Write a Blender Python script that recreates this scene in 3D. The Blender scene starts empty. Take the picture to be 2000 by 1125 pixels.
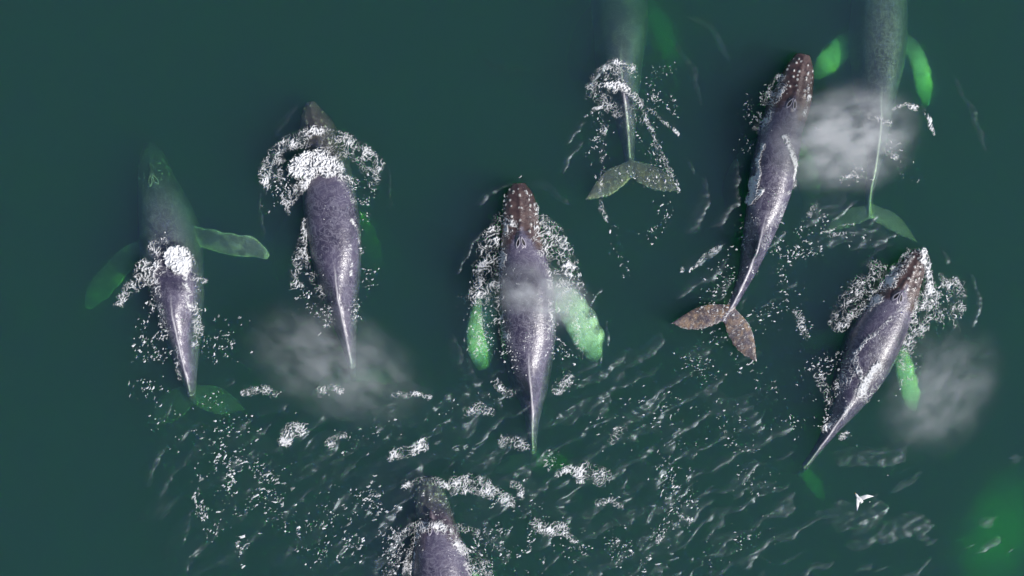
import bpy, bmesh, math, random
import numpy as np
from mathutils import Vector, Matrix
from mathutils.bvhtree import BVHTree
from mathutils.kdtree import KDTree

C = bpy.context.scene.collection
SC = bpy.context.scene
R = math.radians
random.seed(7)
RNG = np.random.default_rng(11)

# ---------------------------------------------------------------- camera, sky, sun, exposure
CAM_H, PPM = 70.0, 40.0            # drone height in metres, photo pixels per metre on the water
cam = bpy.data.cameras.new('camera'); cam_o = bpy.data.objects.new('camera', cam); C.objects.link(cam_o)
cam_o.location = (0, 0, CAM_H); cam_o.rotation_euler = (0, 0, 0)
cam.sensor_width = 36.0; cam.lens = 36.0 * CAM_H / 50.0; cam.clip_end = 5000
SC.camera = cam_o

SUN_EL, SUN_DIR2 = R(43), (0.90, -0.42)          # elevation, horizontal direction towards the sun
w = bpy.data.worlds.new('World'); SC.world = w; w.use_nodes = True
nt = w.node_tree; bg = nt.nodes['Background']
sky = nt.nodes.new('ShaderNodeTexSky'); sky.sky_type = 'NISHITA'; sky.sun_disc = False
sky.sun_elevation = SUN_EL; sky.sun_rotation = math.atan2(SUN_DIR2[0], SUN_DIR2[1])
sky.altitude = 0; sky.air_density = 1.0; sky.dust_density = 1.2; sky.ozone_density = 1.5
nt.links.new(sky.outputs[0], bg.inputs[0]); bg.inputs[1].default_value = 0.075

sd = bpy.data.lights.new('sun', 'SUN'); sd.energy = 4.6; sd.angle = R(0.5); sd.color = (1.0, 0.965, 0.94)
so = bpy.data.objects.new('sun', sd); C.objects.link(so)
n2 = math.hypot(*SUN_DIR2)
to_sun = Vector((SUN_DIR2[0]/n2*math.cos(SUN_EL), SUN_DIR2[1]/n2*math.cos(SUN_EL), math.sin(SUN_EL)))
so.rotation_euler = to_sun.to_track_quat('Z', 'Y').to_euler(); so.location = to_sun * 60

SC.view_settings.view_transform = 'Standard'; SC.view_settings.look = 'None'
SC.view_settings.gamma = 1.0; SC.view_settings.exposure = 0.0
cy = SC.cycles
cy.max_bounces = 10; cy.diffuse_bounces = 2; cy.glossy_bounces = 2; cy.transmission_bounces = 2
cy.volume_bounces = 6; cy.transparent_max_bounces = 24
cy.sample_clamp_indirect = 4.0; cy.use_denoising = True
try: cy.denoiser = 'OPENIMAGEDENOISE'
except Exception: pass
cy.volume_step_rate = 1.0; cy.volume_max_steps = 64

# ---------------------------------------------------------------- helpers
def W(px, py, z=0.0):
    """photo pixel -> metres, for a point standing z above the calm water"""
    k = (CAM_H - z) / CAM_H
    return Vector(((px - 1000.0) / PPM * k, (562.5 - py) / PPM * k, z))

def tag(o, label=None, cat=None, group=None, kind=None):
    if label: o['label'] = label
    if cat: o['category'] = cat
    if group: o['group'] = group
    if kind: o['kind'] = kind
    return o

def link_mesh(name, me, mats, parent=None, smooth=True):
    o = bpy.data.objects.new(name, me); C.objects.link(o)
    for m in mats: me.materials.append(m)
    if smooth: me.polygons.foreach_set('use_smooth', [True] * len(me.polygons))
    if parent is not None: o.parent = parent
    return o

def np_mesh(name, verts, faces, attrs=None):
    """verts (N,3) and quad faces (M,4), with optional per-vertex float attributes"""
    me = bpy.data.meshes.new(name)
    verts = np.asarray(verts, np.float32); faces = np.asarray(faces, np.int32)
    M, k = faces.shape
    me.vertices.add(len(verts)); me.vertices.foreach_set('co', verts.ravel())
    me.loops.add(M * k); me.loops.foreach_set('vertex_index', faces.ravel())
    me.polygons.add(M); me.polygons.foreach_set('loop_start', np.arange(M, dtype=np.int32) * k)
    me.polygons.foreach_set('loop_total', np.full(M, k, np.int32))
    me.update(calc_edges=True)
    for an, av in (attrs or {}).items():
        a = me.attributes.new(an, 'FLOAT', 'POINT'); a.data.foreach_set('value', np.asarray(av, np.float32))
    return me

def _hash(ix, iy, seed):
    h = (ix.astype(np.int64) * 374761393 + iy.astype(np.int64) * 668265263 + seed * 974711) & 0xFFFFFFFF
    h = ((h ^ (h >> 13)) * 1274126177) & 0xFFFFFFFF
    h = ((h ^ (h >> 16)) * 2246822519) & 0xFFFFFFFF
    return ((h ^ (h >> 15)) & 0xFFFFFF) / float(0xFFFFFF)

def gnoise(x, y, seed=0):
    """gradient noise, about -0.7..0.7"""
    x0 = np.floor(x); y0 = np.floor(y); fx = x - x0; fy = y - y0
    ux = fx*fx*fx*(fx*(fx*6-15)+10); uy = fy*fy*fy*(fy*(fy*6-15)+10)
    def g(dx, dy):
        a = _hash(x0+dx, y0+dy, seed) * 2*math.pi
        return np.cos(a)*(fx-dx) + np.sin(a)*(fy-dy)
    a = g(0,0)*(1-ux)+g(1,0)*ux; b = g(0,1)*(1-ux)+g(1,1)*ux
    return a*(1-uy)+b*uy

def fbm(x, y, seed=0, oct=3):
    s = 0; a = 1.0
    for i in range(oct):
        s = s + a*gnoise(x*2**i, y*2**i, seed+i*17); a *= 0.5
    return s

def catmull(P, n):
    """n points along a smooth curve through the rows of P"""
    P = np.asarray(P, float)
    d = np.r_[0, np.cumsum(np.hypot(*(P[1:, :2]-P[:-1, :2]).T))]
    t = d / d[-1]; tt = np.linspace(0, 1, n)
    m = np.zeros_like(P)
    m[1:-1] = (P[2:]-P[:-2]) / (t[2:]-t[:-2])[:, None]
    m[0] = (P[1]-P[0])/(t[1]-t[0]); m[-1] = (P[-1]-P[-2])/(t[-1]-t[-2])
    i = np.clip(np.searchsorted(t, tt, side='right')-1, 0, len(P)-2)
    h = t[i+1]-t[i]; u = ((tt-t[i])/h)[:, None]; h = h[:, None]
    return (2*u**3-3*u**2+1)*P[i] + (u**3-2*u**2+u)*h*m[i] + (-2*u**3+3*u**2)*P[i+1] + (u**3-u**2)*h*m[i+1]

# ---------------------------------------------------------------- materials
def newmat(name):
    m = bpy.data.materials.new(name); m.use_nodes = True
    t = m.node_tree; t.nodes.clear()
    return m, t, t.nodes.new('ShaderNodeOutputMaterial')

def N(t, kind, **kw):
    n = t.nodes.new('ShaderNode' + kind)
    for k, v in kw.items():
        if hasattr(n, k): setattr(n, k, v)
        else: n.inputs[k].default_value = v
    return n

def mixc(t, fac, a, b, blend='MIX'):
    n = t.nodes.new('ShaderNodeMix'); n.data_type = 'RGBA'; n.blend_type = blend
    for sock, v in ((n.inputs[0], fac), (n.inputs[6], a), (n.inputs[7], b)):
        if hasattr(v, 'links'): t.links.new(v, sock)
        else: sock.default_value = v if not isinstance(v, tuple) else (*v, 1.0)[:4]
    return n.outputs[2]

def ramp(t, src, a, b, lo=0.0, hi=1.0):
    n = N(t, 'MapRange', interpolation_type='SMOOTHSTEP')
    t.links.new(src, n.inputs[0])
    for i, v in enumerate((a, b, lo, hi)): n.inputs[i+1].default_value = v
    return n.outputs[0]

def skin_material():
    m, t, out = newmat('whale_skin')
    L = t.links.new
    tc = N(t, 'TexCoord')
    def att(nm): return N(t, 'Attribute', attribute_name=nm).outputs['Fac']
    head, pale, fluke, ridge = att('head'), att('pale'), att('fluke'), att('ridge')
    def noise(scale, detail=4, rough=0.6, dist=0.0):
        n = N(t, 'TexNoise', Scale=scale, Detail=detail, Roughness=rough, Distortion=dist)
        L(tc.outputs['Object'], n.inputs['Vector']); return n.outputs['Fac']
    big, mid, fine = noise(0.55, 4), noise(3.2, 5, 0.65, 0.6), noise(14, 5, 0.7)
    base = mixc(t, ramp(t, big, 0.38, 0.64), (0.036, 0.031, 0.064), (0.092, 0.080, 0.135))
    base = mixc(t, ramp(t, mid, 0.42, 0.75, 0, 0.55), base, (0.145, 0.128, 0.180))
    base = mixc(t, ramp(t, fine, 0.62, 0.80, 0, 0.32), base, (0.21, 0.19, 0.25))
    # thin pale lines painted into the skin in place of rippling light streaks
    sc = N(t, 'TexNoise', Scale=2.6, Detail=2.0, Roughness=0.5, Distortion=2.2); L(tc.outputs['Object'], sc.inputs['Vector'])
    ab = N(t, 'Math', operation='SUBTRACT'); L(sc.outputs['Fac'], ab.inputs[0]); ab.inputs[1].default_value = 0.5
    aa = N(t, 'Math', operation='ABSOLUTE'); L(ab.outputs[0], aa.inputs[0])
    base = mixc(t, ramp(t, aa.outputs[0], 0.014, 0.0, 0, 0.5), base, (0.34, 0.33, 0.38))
    caustic = N(t, 'TexNoise', Scale=1.5, Detail=3.0, Roughness=0.55, Distortion=1.4); L(tc.outputs['Object'], caustic.inputs['Vector'])
    vb = N(t, 'Math', operation='SUBTRACT'); L(caustic.outputs['Fac'], vb.inputs[0]); vb.inputs[1].default_value = 0.52
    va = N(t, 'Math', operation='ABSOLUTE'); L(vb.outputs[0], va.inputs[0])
    base = mixc(t, ramp(t, va.outputs[0], 0.05, 0.0, 0, 0.42), base, (0.27, 0.26, 0.33))  # wormy pale network painted in, imitating water-bent light on the skin
    brown = mixc(t, ramp(t, mid, 0.35, 0.7), (0.050, 0.028, 0.030), (0.105, 0.062, 0.056))
    base = mixc(t, head, base, brown)
    oran = mixc(t, ramp(t, mid, 0.40, 0.66), (0.070, 0.052, 0.052), (0.26, 0.165, 0.09))
    base = mixc(t, fluke, base, oran)
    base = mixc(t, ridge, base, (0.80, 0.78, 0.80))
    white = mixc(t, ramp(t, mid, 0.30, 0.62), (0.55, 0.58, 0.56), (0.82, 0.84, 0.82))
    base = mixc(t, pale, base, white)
    p = N(t, 'BsdfPrincipled', Roughness=0.42); L(base, p.inputs['Base Color'])
    p.inputs['Specular IOR Level'].default_value = 0.5
    p.inputs['Coat Weight'].default_value = 1.0; p.inputs['Coat Roughness'].default_value = 0.26
    # water film and skin grain
    film = N(t, 'TexNoise', Scale=6.5, Detail=4, Roughness=0.62, Distortion=1.2); L(tc.outputs['Object'], film.inputs['Vector'])
    b1 = N(t, 'Bump', Strength=0.40, Distance=0.05); L(film.outputs['Fac'], b1.inputs['Height'])
    b2 = N(t, 'Bump', Strength=0.22, Distance=0.02); L(noise(34, 3, 0.6), b2.inputs['Height']); L(b1.outputs[0], b2.inputs['Normal'])
    L(b2.outputs[0], p.inputs['Normal']); L(b1.outputs[0], p.inputs['Coat Normal'])
    L(ramp(t, mid, 0.3, 0.7, 0.32, 0.55), p.inputs['Roughness'])
    L(p.outputs[0], out.inputs['Surface'])
    return m

def foam_material():
    m, t, out = newmat('sea_foam')
    L = t.links.new
    cov = N(t, 'Attribute', attribute_name='cover').outputs['Fac']
    tc = N(t, 'TexCoord')
    n = N(t, 'TexNoise', Scale=26, Detail=3, Roughness=0.6); L(tc.outputs['Object'], n.inputs['Vector'])
    p = N(t, 'BsdfPrincipled', Roughness=0.35)
    L(mixc(t, n.outputs['Fac'], (0.86, 0.87, 0.90), (0.93, 0.93, 0.93)), p.inputs['Base Color'])
    b = N(t, 'Bump', Strength=0.6, Distance=0.04); L(n.outputs['Fac'], b.inputs['Height']); L(b.outputs[0], p.inputs['Normal'])
    tr = N(t, 'BsdfTransparent')
    mx = N(t, 'MixShader'); L(cov, mx.inputs[0]); L(tr.outputs[0], mx.inputs[1]); L(p.outputs[0], mx.inputs[2])
    L(mx.outputs[0], out.inputs['Surface'])
    return m

def ripple_material():
    m, t, out = newmat('ripple_water')
    L = t.links.new
    lw = N(t, 'LayerWeight', Blend=0.5)
    pw = N(t, 'Math', operation='POWER'); L(lw.outputs['Facing'], pw.inputs[0]); pw.inputs[1].default_value = 5.0
    ma = N(t, 'Math', operation='MULTIPLY_ADD'); L(pw.outputs[0], ma.inputs[0]); ma.inputs[1].default_value = 0.95; ma.inputs[2].default_value = 0.024
    cov = N(t, 'Attribute', attribute_name='cover').outputs['Fac']
    mu = N(t, 'Math', operation='MULTIPLY'); L(ma.outputs[0], mu.inputs[0]); L(cov, mu.inputs[1])
    tc = N(t, 'TexCoord')
    n = N(t, 'TexNoise', Scale=5.0, Detail=3, Roughness=0.6); L(tc.outputs['Object'], n.inputs['Vector'])
    b = N(t, 'Bump', Strength=0.12, Distance=0.05); L(n.outputs['Fac'], b.inputs['Height'])
    g = N(t, 'BsdfGlossy', Roughness=0.37); g.inputs['Color'].default_value = (0.80, 0.92, 1.0, 1); L(b.outputs[0], g.inputs['Normal'])
    tr = N(t, 'BsdfTransparent')
    mx = N(t, 'MixShader'); L(mu.outputs[0], mx.inputs[0]); L(tr.outputs[0], mx.inputs[1]); L(g.outputs[0], mx.inputs[2])
    L(mx.outputs[0], out.inputs['Surface'])
    return m

def plain(name, col, rough=0.5):
    m, t, out = newmat(name)
    p = N(t, 'BsdfPrincipled', Roughness=rough)
    tc = N(t, 'TexCoord'); n = N(t, 'TexNoise', Scale=18, Detail=3); t.links.new(tc.outputs['Object'], n.inputs['Vector'])
    t.links.new(mixc(t, n.outputs['Fac'], tuple(c*0.88 for c in col), tuple(min(1, c*1.1) for c in col)), p.inputs['Base Color'])
    t.links.new(p.outputs[0], out.inputs['Surface'])
    return m

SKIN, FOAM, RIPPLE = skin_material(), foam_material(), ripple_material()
DARK = plain('blowhole_dark', (0.008, 0.007, 0.010), 0.6)
RIM = plain('blowhole_rim', (0.34, 0.32, 0.38), 0.4)
FEATHER = plain('white_feather', (0.82, 0.82, 0.82), 0.7)
GREYF = plain('grey_feather', (0.50, 0.51, 0.54), 0.7)
BEAK = plain('beak_yellow', (0.55, 0.36, 0.06), 0.5)

# ---------------------------------------------------------------- the sea: deep water under a murky upper layer
def build_sea():
    # the dark deep water: one sheet out to the horizon, fine near the frame
    g = np.r_[-2500, -600, -200, np.linspace(-60, 60, 61), 200, 600, 2500]
    X, Y = np.meshgrid(g, g); n = len(g)
    Z = -7.0 + 0.3*fbm(X/9, Y/9, 5, 2)
    idx = np.arange(n*n).reshape(n, n)
    F = np.stack([idx[:-1, :-1], idx[:-1, 1:], idx[1:, 1:], idx[1:, :-1]], -1).reshape(-1, 4)
    me = np_mesh('water', np.stack([X, Y, Z], -1).reshape(-1, 3), F)
    m, t, out = newmat('deep_water')
    tc = N(t, 'TexCoord'); nz = N(t, 'TexNoise', Scale=0.06, Detail=3, Roughness=0.5)
    t.links.new(tc.outputs['Object'], nz.inputs['Vector'])
    p = N(t, 'BsdfPrincipled', Roughness=1.0); p.inputs['Specular IOR Level'].default_value = 0.0
    t.links.new(mixc(t, ramp(t, nz.outputs['Fac'], 0.35, 0.7), (0.010, 0.030, 0.040), (0.012, 0.050, 0.045)), p.inputs['Base Color'])
    t.links.new(p.outputs[0], out.inputs['Surface'])
    tag(link_mesh('water', me, [m]), kind='structure')
    # the murky, plankton-green upper layer as a volume
    bm = bmesh.new(); bmesh.ops.create_cube(bm, size=1.0)
    for v in bm.verts: v.co = Vector((v.co.x*5200, v.co.y*5200, -4.1 + v.co.z*8.2))
    me = bpy.data.meshes.new('water_haze'); bm.to_mesh(me); bm.free()
    m, t, out = newmat('murky_water')
    SIG_S = (0.012, 0.013, 0.205); SIG_A = (0.57, 0.155, 0.42); FWD = 1.0
    ms, ma = max(SIG_S), max(SIG_A)
    s = N(t, 'VolumeScatter', Density=ms, Anisotropy=0.0); s.inputs['Color'].default_value = (*[c/ms for c in SIG_S], 1)
    ka = ma / 0.999; a = N(t, 'VolumeAbsorption', Density=ka)
    a.inputs['Color'].default_value = (*[1 - c/ka for c in SIG_A], 1)
    ad = N(t, 'AddShader'); t.links.new(s.outputs[0], ad.inputs[0]); t.links.new(a.outputs[0], ad.inputs[1])
    fs = N(t, 'VolumeScatter', Density=FWD, Anisotropy=0.93); fs.inputs['Color'].default_value = (0.42, 0.46, 0.95, 1)
    a2 = N(t, 'AddShader'); t.links.new(ad.outputs[0], a2.inputs[0]); t.links.new(fs.outputs[0], a2.inputs[1])
    t.links.new(a2.outputs[0], out.inputs['Volume'])
    tag(link_mesh('water_haze', me, [m], smooth=False), kind='stuff')
build_sea()

# ---------------------------------------------------------------- whales
BVHS = []
def loft(sections, close=True):
    """sections: (S, K, 3) rings; returns verts, faces (quads), capped with fans of quads"""
    S, K, _ = sections.shape
    V = sections.reshape(-1, 3); idx = np.arange(S*K).reshape(S, K)
    a = idx[:-1]; b = idx[1:]
    F = np.stack([a, np.roll(a, -1, 1), np.roll(b, -1, 1), b], -1).reshape(-1, 4).tolist()
    F = [tuple(f) for f in F]
    F.append(tuple(idx[0][::-1])); F.append(tuple(idx[-1]))
    return V, F

def body_sections(sp, dorsal):
    """sp rows: x, y, half width, top z in metres"""
    S, K = len(sp), 48
    xy = sp[:, :2]; tan = np.gradient(xy, axis=0); tan /= np.linalg.norm(tan, axis=1)[:, None]
    lat = np.stack([-tan[:, 1], tan[:, 0]], 1)
    u = np.linspace(0, 1, S); wv = np.maximum(sp[:, 2], 0.06)
    head = np.clip(1 - (u-0.14)/0.14, 0, 1); tail = np.clip((u-0.58)/0.22, 0, 1)
    ht = wv*(0.92 - 0.30*head + 0.30*tail); hb = wv*(1.05 - 0.10*head + 0.55*tail)
    ph = np.linspace(0, 2*math.pi, K, endpoint=False)
    out = np.zeros((S, K, 3))
    for i in range(S):
        c, s = np.cos(ph), np.sin(ph)
        x = wv[i]*np.sign(s)*np.abs(s)**(0.86 - 0.10*head[i] + 0.14*tail[i])
        top = c > 0
        x = np.where(top, x*(1 - 0.50*tail[i]*np.clip(c, 0, 1)**1.2), x)
        z = np.where(top, ht[i]*c, hb[i]*c)
        zc = sp[i, 3] - ht[i]
        # dorsal hump and fin
        dd = (u[i]-dorsal[0])
        fin = dorsal[1]*(math.exp(-(dd/0.075)**2) if dd < 0 else math.exp(-(dd/0.018)**2))
        kn = 0.010*tail[i]*(math.sin(u[i]*97)+math.sin(u[i]*61+1.0)+math.sin(u[i]*143+2.0))
        z = z + np.where(top, (fin+kn)*np.clip(c, 0, 1)**10, 0)
        # spine groove / rostral ridge
        z = z + 0.05*head[i]*np.exp(-(x/0.10)**2)*top*min(1, wv[i]/0.5)
        out[i, :, 0] = xy[i, 0] + lat[i, 0]*x; out[i, :, 1] = xy[i, 1] + lat[i, 1]*x; out[i, :, 2] = zc + z
    return out

def flipper_sections(P, chord, tilt, seed):
    """P: 3-D centre line points from shoulder to tip"""
    S, K = 40, 20
    c = catmull(P, S); tan = np.gradient(c, axis=0); tan /= np.linalg.norm(tan, axis=1)[:, None]
    up = np.array([0, 0, 1.0]); u = np.linspace(0, 1, S)
    prof = chord*(0.62+0.38*np.sin(np.clip(u*1.25, 0, 1)*math.pi*0.6))*np.clip((1.02-u)*4.2, 0, 1)**0.55
    ph = np.linspace(0, 2*math.pi, K, endpoint=False); out = np.zeros((S, K, 3))
    for i in range(S):
        cd = np.cross(up, tan[i]); cd /= np.linalg.norm(cd); nr = np.cross(tan[i], cd)
        cd2 = cd*math.cos(tilt)+nr*math.sin(tilt); nr2 = np.cross(tan[i], cd2)
        h = prof[i]*0.5; kn = 1 + 0.16*abs(math.sin(u[i]*math.pi*5.5+seed))*np.clip(u[i]*3, 0, 1)
        x = h*np.cos(ph)*np.where(np.cos(ph) > 0, kn, 1.0); th = max(0.06, 0.16*prof[i])
        out[i] = c[i] + x[:, None]*cd2 + (th*np.sin(ph))[:, None]*nr2
    return out

def lobe_sections(ctr, axis, tip, size, rng, tb=0.04, wide=1.0):
    S, K = 44, 20
    v = tip - ctr; u = np.linspace(-0.02, 1, S); ph = np.linspace(0, 2*math.pi, K, endpoint=False)
    out = np.zeros((S, K, 3))
    for i in range(S):
        s = u[i]; sc = max(s, 0)
        lead = -size*(0.27*(1-sc)+(0.22-0.5*tb)*math.sin(math.pi*sc**1.3))
        trail = size*(0.03*(1-sc)+tb*math.sin(math.pi*sc**0.9)) + 0.075*(rng.random()-0.5)*(sc < 0.97)
        lead *= wide; trail *= wide
        a = ctr + v*s; mid = (lead+trail)/2; h = max((trail-lead)/2, 0.05)
        th = max(0.055, 0.10*h*(1-0.5*sc))
        out[i] = a + axis*(mid + h*np.cos(ph))[:, None] + np.array([0, 0, 1.0])*(th*np.sin(ph))[:, None]
    return out

def fuse(V, F, voxel):
    """one continuous skin over all the given closed pieces"""
    me = bpy.data.meshes.new('tmp'); me.from_pydata([tuple(v) for v in V], [], F); me.update()
    o = bpy.data.objects.new('tmp', me); C.objects.link(o)
    r = o.modifiers.new('r', 'REMESH'); r.mode = 'VOXEL'; r.voxel_size = voxel; r.use_smooth_shade = True
    s = o.modifiers.new('s', 'SMOOTH'); s.factor = 0.5; s.iterations = 2
    dg = bpy.context.evaluated_depsgraph_get()
    res = bpy.data.meshes.new_from_object(o.evaluated_get(dg), depsgraph=dg)
    bpy.data.objects.remove(o); bpy.data.meshes.remove(me)
    return res

def build_whale(label, spine, flippers, fluke, dorsal=(0.66, 0.22), blow=None, head_amt=1.0, fluke_amt=1.0,
                ridge_amt=0.95, ridge_from=0.60, tub=26, seed=1, voxel=0.042, knob_pale=0.5):
    rng = np.random.default_rng(seed)
    rows = [(*W(px, py, z)[:2], hw/PPM, z) for px, py, hw, z in spine]
    sp = catmull(rows, 130)
    V, F, reg, edge, along = [], [], [], [], []
    def add(sections, region):
        v, f = loft(sections); o = len(V)
        V.extend(map(tuple, v)); F.extend(tuple(i+o for i in q) for q in f); reg.extend([region]*len(v))
        S_, K_ = sections.shape[:2]; ee = np.abs(np.cos(np.linspace(0, 2*math.pi, K_, endpoint=False)))[None].repeat(S_, 0)
        uu = np.linspace(0, 1, S_)[:, None].repeat(K_, 1); ee = np.maximum(ee, np.clip((uu-0.93)/0.05, 0, 1)); edge.extend(ee.ravel().tolist()); along.extend(uu.ravel().tolist())
    add(body_sections(sp, dorsal), 0)
    for (pts, chord, tilt, pale, sd_) in flippers:
        P = [tuple(W(px, py, z)) for px, py, z in pts]
        add(flipper_sections(P, chord/PPM, tilt, sd_), 1 + pale)
    if fluke:
        ctr = np.array(W(*fluke['c'])); axis = np.array(W(*fluke['back'])) - ctr; axis[2] = 0; axis /= np.linalg.norm(axis)
        for tp in fluke['tips']:
            tip = np.array(W(*tp)); add(lobe_sections(ctr, axis, tip, np.linalg.norm(tip-ctr), rng, fluke.get('tb', 0.04), fluke.get('wide', 1.0)), 5)
        root = np.array([sp[-1, 0], sp[-1, 1], sp[-1, 3]-sp[-1, 2]]); # stock runs into the fluke
        e = ctr + axis*0.1
        line = np.linspace(0, 1, 10)[:, None]*(e-root)+root; r0 = sp[-1, 2]
        tn = (e-root)/np.linalg.norm(e-root); lt = np.cross((0, 0, 1.0), tn); lt /= np.linalg.norm(lt); nn = np.cross(tn, lt)
        ph = np.linspace(0, 2*math.pi, 16, endpoint=False)
        rr = np.linspace(1.0, 0.7, 10)
        add(np.stack([line[i] + r0*rr[i]*(np.cos(ph)[:, None]*lt + np.sin(ph)[:, None]*nn*np.linspace(1.1, 0.45, 10)[i]) for i in range(10)]), 0)
    # knobs on the upper jaw
    knobs = []
    tan = np.gradient(sp[:, :2], axis=0); tan /= np.linalg.norm(tan, axis=1)[:, None]
    def knob(p, r):
        bmk = bmesh.new(); bmesh.ops.create_icosphere(bmk, subdivisions=2, radius=r)
        o = len(V)
        for v in bmk.verts: V.append((v.co.x+p[0], v.co.y+p[1], v.co.z*0.8+p[2])); reg.append(0); edge.append(0); along.append(0)
        for f in bmk.faces: F.append(tuple(v.index+o for v in f.verts))
        bmk.free()
    i_b = 26
    if tub:
        for k in range(tub):
            row = k % 3; i = int(3 + (k//3+0.5+1.1*(rng.random()-0.5))/(tub/3)*(i_b-6))
            for sgn in (-1, 1):
                if row == 0 and sgn == 1: continue
                frac = (0.03, 0.50, 0.86)[row]*sgn + 0.26*(rng.random()-0.5)*(row < 2)
                if rng.random() < 0.25: continue
                l = np.array([-tan[i, 1], tan[i, 0]])
                zz = sp[i, 3] - sp[i, 2]*0.62*(1-math.sqrt(max(0, 1-abs(frac)**2.3))) + 0.02
                p = (*(sp[i, :2] + l*frac*sp[i, 2]), zz)
                r = 0.035+0.045*rng.random(); knob(p, r); knobs.append((p, r))
    bh = None
    if blow is not None:
        b = np.array(W(*blow)[:2]); i = int(np.argmin(np.linalg.norm(sp[:, :2]-b, axis=1)))
        fwd = -tan[i]; bh = (b, fwd)
        # splash guard: a raised lip that narrows forward of the blowholes
        for q, (d, wd, ln, hh) in enumerate(((0.0, 0.24, 0.50, 0.13), (0.45, 0.14, 0.5, 0.09))):
            c = b + fwd*d; ii = int(np.argmin(np.linalg.norm(sp[:, :2]-c, axis=1)))
            bmk = bmesh.new(); bmesh.ops.create_icosphere(bmk, subdivisions=3, radius=1.0); o = len(V)
            l = np.array([-fwd[1], fwd[0]])
            for v in bmk.verts:
                xy = c + fwd*v.co.y*ln + l*v.co.x*wd
                V.append((xy[0], xy[1], sp[ii, 3]-0.03 + v.co.z*hh)); reg.append(0); edge.append(0); along.append(0)
            for f in bmk.faces: F.append(tuple(v.index+o for v in f.verts))
            bmk.free()
    me = fuse(V, F, voxel); me.name = 'humpback_whale'
    nv = len(me.vertices); co = np.zeros(nv*3, np.float32); me.vertices.foreach_get('co', co); co = co.reshape(-1, 3)
    kd = KDTree(len(V))
    for i, v in enumerate(V): kd.insert(v, i)
    kd.balance()
    near = np.array([kd.find(tuple(c))[1] for c in co]); region = np.array(reg)[near]; ed = np.array(edge)[near]; al = np.array(along)[near]
    # position along the spine
    d2 = ((co[:, None, :2]-sp[None, ::2, :2])**2).sum(-1); ii = d2.argmin(1)*2; u = ii/129.0
    off = np.einsum('ij,ij->i', co[:, :2]-sp[ii, :2], np.stack([-tan[ii, 1], tan[ii, 0]], 1))
    nz = fbm(co[:, 0]*1.7+seed, co[:, 1]*1.7, seed, 3)
    nf = fbm(co[:, 0]*7+seed, co[:, 1]*7, seed+3, 2)
    head = np.clip((0.175 + 0.035*nz + 0.085*np.clip(np.abs(off)/0.6, 0, 1) - u)/0.035, 0, 1)*(region == 0)*head_amt
    fl = np.where(region == 5, np.clip(0.8+0.5*nz, 0, 1), 0)*fluke_amt
    pale = np.select([region == 2, region == 3, region == 1], [np.clip((1.12-np.abs(ed)**2.5*0.95+1.05*nz+0.35*nf), 0, 1)*np.clip((al-0.18)/0.3, 0, 1)*np.clip((1.06-al)/0.28, 0, 1), np.clip(np.clip((ed-0.80)/0.15, 0, 1)*(0.75+1.2*nf) + 0.04 + 0.45*nz, 0, 0.9), np.clip(-0.15+0.6*nz, 0, 0.2)], 0.0)  # white flippers fade to dark at the rims, painting a soft underwater glow
    # dark-topped flippers keep a pale outer edge
    topz = sp[ii, 3]
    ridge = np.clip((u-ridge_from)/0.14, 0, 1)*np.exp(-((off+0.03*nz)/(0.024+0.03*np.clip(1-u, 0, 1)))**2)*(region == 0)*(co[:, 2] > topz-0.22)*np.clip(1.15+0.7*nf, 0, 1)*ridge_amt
    if region.max() >= 5 and fluke:
        # scarred pale rim on the trailing edge of the flukes
        pale = np.maximum(pale, (region == 5)*np.clip(nf*0.9-0.25 + np.clip((ed-0.86)/0.1, 0, 1)*(0.45+0.8*nf), 0, 0.5)*min(1, 0.4+0.6*fluke_amt))
    for p, r in knobs:
        d = np.linalg.norm(co-np.array(p), axis=1); pale = np.maximum(pale, np.where((d < r*1.0) & (co[:, 2] > p[2]+r*0.25), knob_pale, 0))
    # barnacle dots on head sides
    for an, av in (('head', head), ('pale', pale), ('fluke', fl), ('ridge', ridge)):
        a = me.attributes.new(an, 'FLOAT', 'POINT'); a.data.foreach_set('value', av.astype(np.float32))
    BVHS.append(BVHTree.FromPolygons([tuple(c) for c in co], [tuple(p.vertices) for p in me.polygons]))
    org = Vector((float(sp[60, 0]), float(sp[60, 1]), float(sp[60, 3]-sp[60, 2])))
    me.transform(Matrix.Translation(-org))
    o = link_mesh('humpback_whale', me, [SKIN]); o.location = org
    tag(o, label, 'whale', 'humpback whales swimming together')
    if bh is not None:
        b, fwd = bh; l = np.array([-fwd[1], fwd[0]])
        for sgn in (-1, 1):
            pts = []
            dirv = fwd*math.cos(0.30) - l*sgn*math.sin(0.30)       # the pair closes towards the snout
            nrm = np.array([-dirv[1], dirv[0]])
            cen = b + l*sgn*0.125
            ln, wd, n = 0.27, 0.085, 20
            bm = bmesh.new(); rings = []
            for k in range(n):
                a = 2*math.pi*k/n; x = math.cos(a); y = math.sin(a)
                def at(f, dz):
                    q = cen + dirv*(x*ln*f) + nrm*(y*abs(y)**0.3*wd*(1-0.35*x)*f)
                    h = BVHS[-1].ray_cast(Vector((q[0], q[1], 5)), Vector((0, 0, -1)))
                    return bm.verts.new((q[0]-org.x, q[1]-org.y, (h[0].z if h[0] else 0.5)-org.z+dz))
                rings.append([at(0.10, 0.012), at(0.66, 0.016), at(0.84, 0.05), at(1.05, 0.045), at(1.22, -0.03)])
            for k in range(n):
                A, B = rings[k], rings[(k+1) % n]
                for j in range(4):
                    f = bm.faces.new((A[j], A[j+1], B[j+1], B[j])); f.material_index = 0 if j < 1 else 1; f.smooth = True
            f = bm.faces.new([r[0] for r in rings][::-1]); f.material_index = 0
            bmesh.ops.recalc_face_normals(bm, faces=bm.faces)
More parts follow.
